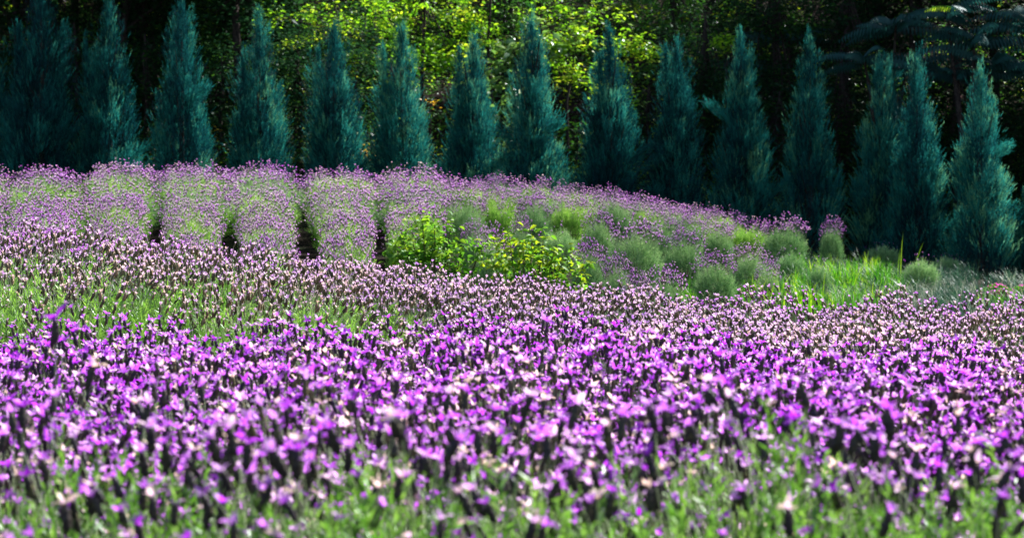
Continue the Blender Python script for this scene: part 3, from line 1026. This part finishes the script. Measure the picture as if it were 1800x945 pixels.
for i, (px, py, Y) in enumerate(bl):
    x = pos(px, Y); z0 = gzf(x, Y); h = zat(py, Y) - z0
    g = Geo()
    t = np.linspace(0, 1, 7)
    dx = (.12 if i == 1 else .03) * t ** 2
    V = []
    for k in range(7):
        wv = .0065 * (1 - t[k]) ** .6 + .001
        V += [(dx[k] - wv, 0, h * t[k]), (dx[k] + wv, .004, h * t[k])]
    F = []
    for k in range(6):
        F += [[2 * k, 2 * k + 1, 2 * k + 3], [2 * k, 2 * k + 3, 2 * k + 2]]
    g.add(V, F, 0, .8)
    o = link('grass_blade', g.mesh('grass_blade', [M['grass']]), cat='grass',
             label=['tallest yellow green grass blade standing before the close pair of junipers', 'grass blade leaning right beside the tallest blade',
                    'short upright blade left of the leaning one', 'lone upright blade in the bright grass middle', 'broad blade at the near left of the grass patch',
                    'thin blade behind the bright grass'][i], group='single tall grass blades')
    o.location = (x, Y, z0)

# magenta flowers at the right edge
rng = np.random.default_rng(80)
for i, (px, Y, lab) in enumerate(((1752, 22.0, 'low clump of magenta flowers left of another at the right edge'), (1798, 22.4, 'magenta flower clump cut by the right picture edge'))):
    x0 = pos(px, Y); z0 = gzf(x0, Y)
    r = bpy.data.objects.new('flowering_plant', None); COL.objects.link(r); r.location = (x0, Y, z0)
    r['label'] = lab; r['category'] = 'flower'; r['group'] = 'magenta flowers at the right edge'
    g = Geo()
    D = dome_dirs(700, 0)
    scatter(g, DIA_W, D * [.17, .15, .16], frames(unit(D + rng.normal(0, .4, D.shape) + [0, 0, .5])), .05, .5, .2)
    link('foliage', g.mesh('foliage', [M['grass']]), r, kind='stuff')
    g = Geo()
    D = dome_dirs(60, .3)
    for k in range(5):
        scatter(g, tmpl_diamond(.6, .1), D * [.17, .15, .19], frames(unit(D + rng.normal(0, .8, D.shape))), .025, .5, .2)
    link('petals', g.mesh('petals', [M['magenta']]), r, kind='stuff')


# ------------------------------------------------------------------ the wood on the bank
LEAF = tmpl_leaf(.5, .06, .2)
LEAF2 = tmpl_diamond(.5, .08, .4)


def crown_geo(clusters, per, lsz, sd, tint, flat=.5, tmpl=LEAF2):
    """clusters: array of centres (n,3) and radii; leaves hang in each as loose sprays"""
    g = Geo()
    C, Rr = clusters
    n = len(C)
    ct = np.clip(rng.normal(tint, .16, n), 0, 1)
    ct[rng.uniform(0, 1, n) < .10] = .95  # a few clusters tinted bright, standing for sunlit young leaves
    P = np.repeat(C, per, 0) + rng.normal(0, 1, (n * per, 3)) * np.repeat(Rr, per)[:, None] * [1, 1, flat]
    a = rng.uniform(0, 2 * np.pi, n * per)
    d = np.stack([np.cos(a), np.sin(a), rng.uniform(-.7, .3, n * per)], 1)
    z = unit(d)
    up = np.stack([rng.normal(0, .45, n * per), rng.normal(0, .45, n * per), np.ones(n * per)], 1)
    x = unit(np.cross(up, z)); y = np.cross(z, x)
    R_ = np.stack([x, y, z], 2)
    scatter(g, tmpl, P, R_, lsz * rng.uniform(.6, 1.25, n * per), np.repeat(ct, per), sd)
    return g


def wood_tree(name, px, Y, trunk_py, blobs, mat, lsz, per, label, cat, seed, trunk_r=.05, lean=0, group=None, tint=.5, big=False, dens=1.0):
    """blobs: (px, py, rx px, ry px, number of clusters) seen on the crown; trunk climbs from the ground to trunk_py"""
    global rng
    rng = np.random.default_rng(seed)
    x0 = pos(px, Y); z0 = gzf(x0, Y)
    root = bpy.data.objects.new(name, None); COL.objects.link(root)
    root.location = (x0, Y, z0)
    root['label'] = label; root['category'] = cat
    if group:
        root['group'] = group
    C = []; Rr = []
    for (bx, by, rx, ry, n) in blobs:
        c = np.array([pos(bx, Y) - x0, 0, zat(by, Y) - z0])
        e = np.array([rx, max(rx, ry) * .8, ry]) * Y / 3500
        n = int(n * dens)
        q = unit(rng.normal(0, 1, (n, 3))) * (rng.uniform(.15, 1, n) ** .5)[:, None]
        C.append(c + q * e); Rr.append(rng.uniform(.6, 1.2, n) * (.11 if not big else .16))
    C = np.concatenate(C); Rr = np.concatenate(Rr)
    C[:, 2] = np.maximum(C[:, 2], -2.5)
    g = crown_geo((C, Rr), per, lsz, .10, tint, tmpl=LEAF if big else LEAF2)
    tz = zat(trunk_py, Y) - z0
    tr = Geo()
    m1 = np.array([lean * .4 + rng.normal(0, .05), 0, tz * .5]); top = np.array([lean, 0, tz])
    pts = [np.array([0, 0, -.2]), m1 * .6, m1, (m1 + top) / 2 + rng.normal(0, .04, 3), top]
    tube(tr, pts, np.array([1.2, 1, .8, .6, .35]) * trunk_r, 7)
    pick = rng.permutation(len(C))[:26]
    for i in pick:
        s = rng.uniform(.35, .95)
        p0 = (m1 * (1 - s) + top * s)
        p1 = C[i]
        mid = (p0 + p1) / 2 + rng.normal(0, .08, 3)
        tube(tr, [p0, mid, p1], [trunk_r * .32, trunk_r * .2, trunk_r * .08], 4)
    link('trunk', tr.mesh('trunk', [M['bark']]), root)
    link('crown', g.mesh('crown', [M[mat]]), root)
    return root


WT = [
    # name, px, Y, trunk top py, blobs, material, leaf, per, label, cat
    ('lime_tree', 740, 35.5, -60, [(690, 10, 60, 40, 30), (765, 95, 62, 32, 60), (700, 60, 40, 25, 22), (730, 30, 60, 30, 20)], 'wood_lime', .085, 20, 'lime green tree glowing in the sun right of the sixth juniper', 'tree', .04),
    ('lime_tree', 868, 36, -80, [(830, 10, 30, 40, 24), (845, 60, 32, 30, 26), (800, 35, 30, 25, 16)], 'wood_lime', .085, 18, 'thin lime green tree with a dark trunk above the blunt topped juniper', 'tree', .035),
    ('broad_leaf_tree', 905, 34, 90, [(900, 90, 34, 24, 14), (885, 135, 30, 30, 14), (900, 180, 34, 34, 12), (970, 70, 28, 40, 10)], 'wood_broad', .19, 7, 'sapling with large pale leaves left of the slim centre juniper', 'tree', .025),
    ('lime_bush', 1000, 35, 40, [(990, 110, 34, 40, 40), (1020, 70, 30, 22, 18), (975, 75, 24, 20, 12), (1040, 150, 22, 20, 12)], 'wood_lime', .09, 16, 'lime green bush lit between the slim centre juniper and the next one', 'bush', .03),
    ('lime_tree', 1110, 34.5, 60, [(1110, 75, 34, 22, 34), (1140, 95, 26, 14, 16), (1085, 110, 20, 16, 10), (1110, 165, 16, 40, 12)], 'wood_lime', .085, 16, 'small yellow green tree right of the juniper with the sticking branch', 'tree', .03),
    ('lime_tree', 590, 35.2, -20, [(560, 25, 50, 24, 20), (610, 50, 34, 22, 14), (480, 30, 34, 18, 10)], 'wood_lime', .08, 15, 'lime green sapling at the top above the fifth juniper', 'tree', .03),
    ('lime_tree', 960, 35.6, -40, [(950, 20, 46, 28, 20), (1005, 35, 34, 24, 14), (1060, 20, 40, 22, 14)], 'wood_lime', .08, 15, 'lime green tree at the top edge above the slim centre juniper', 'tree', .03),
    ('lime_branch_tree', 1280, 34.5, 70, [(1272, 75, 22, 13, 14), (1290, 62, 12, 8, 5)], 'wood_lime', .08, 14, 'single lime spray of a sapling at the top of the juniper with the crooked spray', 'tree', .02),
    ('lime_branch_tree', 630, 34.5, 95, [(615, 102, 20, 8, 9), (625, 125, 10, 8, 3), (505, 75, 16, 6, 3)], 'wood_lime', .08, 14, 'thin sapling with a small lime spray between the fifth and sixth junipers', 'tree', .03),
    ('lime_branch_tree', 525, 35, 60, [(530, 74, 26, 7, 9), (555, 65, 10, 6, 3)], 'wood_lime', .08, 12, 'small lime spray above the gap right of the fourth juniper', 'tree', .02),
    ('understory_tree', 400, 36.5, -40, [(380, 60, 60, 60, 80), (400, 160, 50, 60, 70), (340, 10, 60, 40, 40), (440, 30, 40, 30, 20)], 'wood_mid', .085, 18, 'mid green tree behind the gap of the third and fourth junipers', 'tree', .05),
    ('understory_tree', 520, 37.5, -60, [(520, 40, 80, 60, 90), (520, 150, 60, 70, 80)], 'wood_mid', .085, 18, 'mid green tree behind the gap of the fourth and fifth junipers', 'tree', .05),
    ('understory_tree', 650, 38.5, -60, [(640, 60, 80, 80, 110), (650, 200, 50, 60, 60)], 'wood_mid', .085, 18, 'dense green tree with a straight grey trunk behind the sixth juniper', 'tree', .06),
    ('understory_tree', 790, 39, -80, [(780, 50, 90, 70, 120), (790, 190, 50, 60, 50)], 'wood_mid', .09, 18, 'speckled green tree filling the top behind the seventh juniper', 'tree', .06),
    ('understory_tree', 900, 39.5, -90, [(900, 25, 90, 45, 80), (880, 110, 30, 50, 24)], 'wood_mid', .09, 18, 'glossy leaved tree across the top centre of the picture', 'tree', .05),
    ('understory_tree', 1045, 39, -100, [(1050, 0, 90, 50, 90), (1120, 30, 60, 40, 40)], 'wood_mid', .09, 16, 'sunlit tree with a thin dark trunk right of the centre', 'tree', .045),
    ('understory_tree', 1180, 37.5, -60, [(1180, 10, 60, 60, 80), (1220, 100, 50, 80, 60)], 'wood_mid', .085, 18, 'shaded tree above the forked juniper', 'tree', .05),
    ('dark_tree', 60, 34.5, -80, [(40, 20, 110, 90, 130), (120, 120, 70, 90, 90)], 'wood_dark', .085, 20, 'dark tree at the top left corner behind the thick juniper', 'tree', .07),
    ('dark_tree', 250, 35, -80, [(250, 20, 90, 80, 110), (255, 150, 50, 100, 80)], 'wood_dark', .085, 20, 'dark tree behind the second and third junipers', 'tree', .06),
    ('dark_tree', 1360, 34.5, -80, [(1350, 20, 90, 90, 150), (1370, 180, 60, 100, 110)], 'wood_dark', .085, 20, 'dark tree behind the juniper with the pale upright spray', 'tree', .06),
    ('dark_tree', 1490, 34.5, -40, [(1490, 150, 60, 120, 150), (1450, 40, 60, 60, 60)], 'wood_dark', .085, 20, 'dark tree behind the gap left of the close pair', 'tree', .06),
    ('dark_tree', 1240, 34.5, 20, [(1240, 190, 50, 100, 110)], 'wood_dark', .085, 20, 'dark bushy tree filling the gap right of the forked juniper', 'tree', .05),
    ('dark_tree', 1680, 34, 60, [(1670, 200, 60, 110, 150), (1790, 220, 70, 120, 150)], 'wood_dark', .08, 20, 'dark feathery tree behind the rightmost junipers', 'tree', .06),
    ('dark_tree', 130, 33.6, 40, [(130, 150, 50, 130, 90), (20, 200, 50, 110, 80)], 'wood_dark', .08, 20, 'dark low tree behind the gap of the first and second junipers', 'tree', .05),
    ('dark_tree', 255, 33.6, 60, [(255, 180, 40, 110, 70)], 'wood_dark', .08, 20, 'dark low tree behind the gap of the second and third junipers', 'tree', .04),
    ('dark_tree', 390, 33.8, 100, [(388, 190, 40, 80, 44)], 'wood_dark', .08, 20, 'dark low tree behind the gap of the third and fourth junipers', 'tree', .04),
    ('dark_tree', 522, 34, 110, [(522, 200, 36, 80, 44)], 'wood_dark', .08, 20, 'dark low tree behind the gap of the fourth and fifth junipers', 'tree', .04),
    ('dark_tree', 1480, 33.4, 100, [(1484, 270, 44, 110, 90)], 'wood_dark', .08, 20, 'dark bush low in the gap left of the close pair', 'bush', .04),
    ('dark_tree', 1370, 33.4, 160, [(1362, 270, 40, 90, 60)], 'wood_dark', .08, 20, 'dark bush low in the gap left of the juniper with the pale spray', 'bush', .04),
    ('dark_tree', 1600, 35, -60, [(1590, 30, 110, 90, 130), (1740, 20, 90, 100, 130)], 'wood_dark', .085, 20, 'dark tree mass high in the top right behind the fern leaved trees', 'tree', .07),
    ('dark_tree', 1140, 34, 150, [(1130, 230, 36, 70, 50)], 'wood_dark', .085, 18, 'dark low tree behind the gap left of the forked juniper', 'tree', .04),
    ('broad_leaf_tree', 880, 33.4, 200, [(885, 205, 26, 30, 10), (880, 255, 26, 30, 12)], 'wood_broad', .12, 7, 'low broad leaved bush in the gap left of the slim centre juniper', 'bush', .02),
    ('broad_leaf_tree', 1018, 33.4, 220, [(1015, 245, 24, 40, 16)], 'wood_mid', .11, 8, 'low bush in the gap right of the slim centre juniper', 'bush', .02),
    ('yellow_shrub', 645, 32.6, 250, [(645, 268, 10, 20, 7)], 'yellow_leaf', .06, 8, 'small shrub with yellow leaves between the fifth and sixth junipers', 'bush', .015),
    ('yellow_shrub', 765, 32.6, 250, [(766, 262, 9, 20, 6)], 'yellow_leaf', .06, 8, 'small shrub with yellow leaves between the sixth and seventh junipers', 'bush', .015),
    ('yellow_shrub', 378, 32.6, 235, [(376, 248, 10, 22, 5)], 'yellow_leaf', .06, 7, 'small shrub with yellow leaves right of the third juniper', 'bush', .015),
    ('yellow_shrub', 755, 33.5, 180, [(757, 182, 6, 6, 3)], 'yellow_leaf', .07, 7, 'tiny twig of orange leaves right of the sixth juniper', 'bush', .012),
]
for i, t in enumerate(WT):
    nm, px, Y, tp, bl_, mat, lsz, per, lab, cat, tr_ = t
    if mat == 'wood_lime':
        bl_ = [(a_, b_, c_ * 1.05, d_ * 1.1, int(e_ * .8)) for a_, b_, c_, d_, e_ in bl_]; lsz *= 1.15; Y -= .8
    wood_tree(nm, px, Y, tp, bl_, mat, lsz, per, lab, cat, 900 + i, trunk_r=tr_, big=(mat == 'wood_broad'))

# pinnate leaved trees in the dark top right
def frond_mesh(seed, L_=.9, n=15, dt=0.0, mat='frond'):
    global rng
    rng = np.random.default_rng(seed)
    g = Geo()
    t = np.linspace(0, 1, n + 3)
    pts = np.stack([t * L_ * .95, np.zeros_like(t), (.12 * np.sin(t * 2.2) - .16 * t ** 2.4) * L_], 1)
    tube(g, pts[::2], np.linspace(.008, .003, len(pts[::2])), 4, tint=.4)
    P = []; D = []
    ll = []
    for k in range(2, n + 3):
        for s in (-1, 1):
            P.append(pts[k]); D.append([.25, s * .62, -.85 + rng.normal(0, .08)])
            ll.append(L_ * .20 * math.sin(.5 + 2.3 * k / (n + 3)))
    P = np.array(P); D = unit(np.array(D))
    up = np.tile([0.1, 0, 1.0], (len(P), 1))
    x = unit(np.cross(up, D)); y = np.cross(D, x)
    scatter(g, tmpl_leaf(.26, .03, .12), P, np.stack([x, y, D], 2), np.array(ll), .5 + dt, .08)
    return g.mesh('frond', [M[mat]])


fr = [frond_mesh(11), frond_mesh(12, .8), frond_mesh(13, 1.0)]
fr_lit = frond_mesh(14, .55, 12, .3, 'wood_lime')  # frond copy in lime leaf colour, sunlight put into the colour


def pinnate_tree(px, Y, whorls, label, seed, lit=()):
    r_ = np.random.default_rng(seed)
    x0 = pos(px, Y); z0 = gzf(x0, Y)
    root = bpy.data.objects.new('pinnate_tree', None); COL.objects.link(root)
    root.location = (x0, Y, z0)
    root['label'] = label; root['category'] = 'tree'; root['group'] = 'trees with fern like leaves in the dark top right corner'
    tr = Geo()
    for (wx, wy, n) in whorls:
        c = np.array([pos(wx, Y) - x0, r_.uniform(-.3, .3), zat(wy, Y) - z0])
        tube(tr, [(0, 0, -.2), (c[0] * .3, c[1] * .3, c[2] * .5), c], [.06, .045, .02], 6)
        for k in range(n):
            a = 6.283 * k / n + r_.normal(0, .25)
            o = link('frond', fr[k % 3], root)
            s = r_.uniform(.8, 1.15)
            o.location = c + np.array([0, 0, r_.uniform(-.12, .05)])
            o.rotation_euler = (r_.normal(0, .2), -r_.uniform(-.15, .25), a)
            o.scale = (s, s, s)
    for (wx, wy, a) in lit:
        o = link('frond', fr_lit, root, label='young frond tip coloured yellow green as if sunlit')
        o.location = (pos(wx, Y) - x0, -.9, zat(wy, Y) - z0)
        o.rotation_euler = (0, -.1, a)
    link('trunk', tr.mesh('trunk', [M['bark']]), root)


pinnate_tree(1560, 32.2, [(1575, 45, 12), (1520, 100, 9), (1600, 110, 9)], 'fern leaved tree above the close pair of junipers', 1, [(1510, 5, .3)])
pinnate_tree(1700, 32.0, [(1710, 70, 12), (1660, 20, 11), (1745, 110, 9), (1690, 130, 9)], 'fern leaved tree above the rightmost whole juniper', 2, [(1690, 5, .2), (1665, 28, 2.8)])
pinnate_tree(1820, 32.3, [(1800, 40, 12), (1830, 120, 10)], 'fern leaved tree cut off by the top right corner', 3)
pinnate_tree(1400, 35.5, [(1390, 60, 9), (1330, 110, 8), (1440, 170, 8)], 'fern leaved tree deep in shade behind the juniper with the pale upright spray', 4)

# tall wood higher up the bank (crowns rise above the picture; many added to shade the bank and junipers)
rng = np.random.default_rng(321)
tall = []
for s in range(3):
    n = 260
    q = unit(rng.normal(0, 1, (n, 3))) * (rng.uniform(.1, 1, n) ** .45)[:, None] * [1.7, 1.7, 2.3] + [0, 0, 4.6]
    g = crown_geo((q, rng.uniform(.18, .34, n)), 34, .14, .1, .45)
    tr = Geo()
    tube(tr, [(0, 0, -.5), (.05, 0, 1.5), (-.05, .05, 3.5), (0, 0, 6)], [.10, .08, .05, .02], 7)
    for i in rng.permutation(n)[:22]:
        z_ = rng.uniform(2.2, 5)
        tube(tr, [(0, 0, z_), (q[i] + [0, 0, z_]) / 2, q[i]], [.04, .025, .008], 4)
    r = bpy.data.objects.new('forest_tree', None); COL.objects.link(r)
    link('trunk', tr.mesh('trunk', [M['bark']]), r)
    link('crown', g.mesh('crown', [M['wood_dark']]), r)
    tall.append(r)
spots = [(-11, 36), (-8.2, 37.5), (-6.0, 36.2), (-12.5, 40), (-9.5, 41.5), (-5, 41.5), (-3.9, 38.6), (-15, 36.5), (-4.8, 36.4), (-5.6, 38.8), (-2.9, 40.6), (-7.5, 40), (-4.7, 33.9), (-6.7, 34.3), (-8.6, 34.6), (-1.2, 42.5),
         (6.6, 36.0), (8.6, 35.6), (10.6, 35), (12.8, 36), (8.0, 39), (10.2, 39.4), (12.5, 40), (15, 38),
         (-1.5, 47), (1.2, 48), (4.5, 47), (-7, 46), (7.5, 44), (11, 45), (-11, 46), (-16, 43), (16.5, 42)]
for i, (x, y) in enumerate(spots):
    o = tall[i] if i < 3 else copy_tree(tall[i % 3])
    o.location = (x, y, gzf(x, y))
    o.rotation_euler = (0, 0, rng.uniform(0, 6.28))
    s = rng.uniform(.85, 1.15)
    o.scale = (s, s, s)
    o['label'] = 'tall dark forest tree on the bank with its crown above the picture'
    o['category'] = 'tree'; o['group'] = 'tall trees of the wood on the bank'

# undergrowth and fallen leaves on the bank
rng = np.random.default_rng(55)
n = 4200
Y = rng.uniform(32.3, 43, n); X = rng.uniform(-.31, .31, n) * Y
keep = np.sin(X * 1.3 + 2) * np.sin(Y * .9 + X * .4) + rng.normal(0, .5, n) > -.8
X, Y = X[keep], Y[keep]
C = np.stack([X, Y, gz(X, Y) + rng.uniform(.05, .5, len(X))], 1)
g = crown_geo((C, rng.uniform(.12, .24, len(X))), 20, .09, .12, .45)
link('undergrowth', g.mesh('undergrowth', [M['wood_mid']]), kind='stuff', label='dark leafy undergrowth covering the bank behind the junipers', cat='undergrowth')
for nm, xa, xb in (('left', -12, -2.3), ('right', 2.6, 12)):
    n = 2300
    Y = rng.uniform(32.6, 36.5, n); X = rng.uniform(xa, xb, n)
    C = np.stack([X, Y, gz(X, Y) + rng.uniform(.1, 2.3, n)], 1)
    g = crown_geo((C, rng.uniform(.12, .26, n)), 22, .085, .12, .42)
    link('thicket', g.mesh('thicket', [M['wood_dark']]), kind='stuff', label='dark thicket behind the junipers on the %s side of the picture' % nm, cat='undergrowth')
n = 14000
Y = rng.uniform(31.5, 43, n); X = rng.uniform(-.3, .3, n) * Y
g = Geo()
scatter(g, LEAF2, np.stack([X, Y, gz(X, Y) + .02], 1), frames(unit(rng.normal(0, 1, (n, 3)) * [1, 1, .3])), rng.uniform(.05, .10, n), .5, .25)
link('leaf_litter', g.mesh('leaf_litter', [M['litter']]), kind='stuff', label='pinkish brown fallen leaves on the bank', cat='leaf litter')
print('objects', len(bpy.data.objects), 'tris', sum(len(m.polygons) for m in bpy.data.meshes))
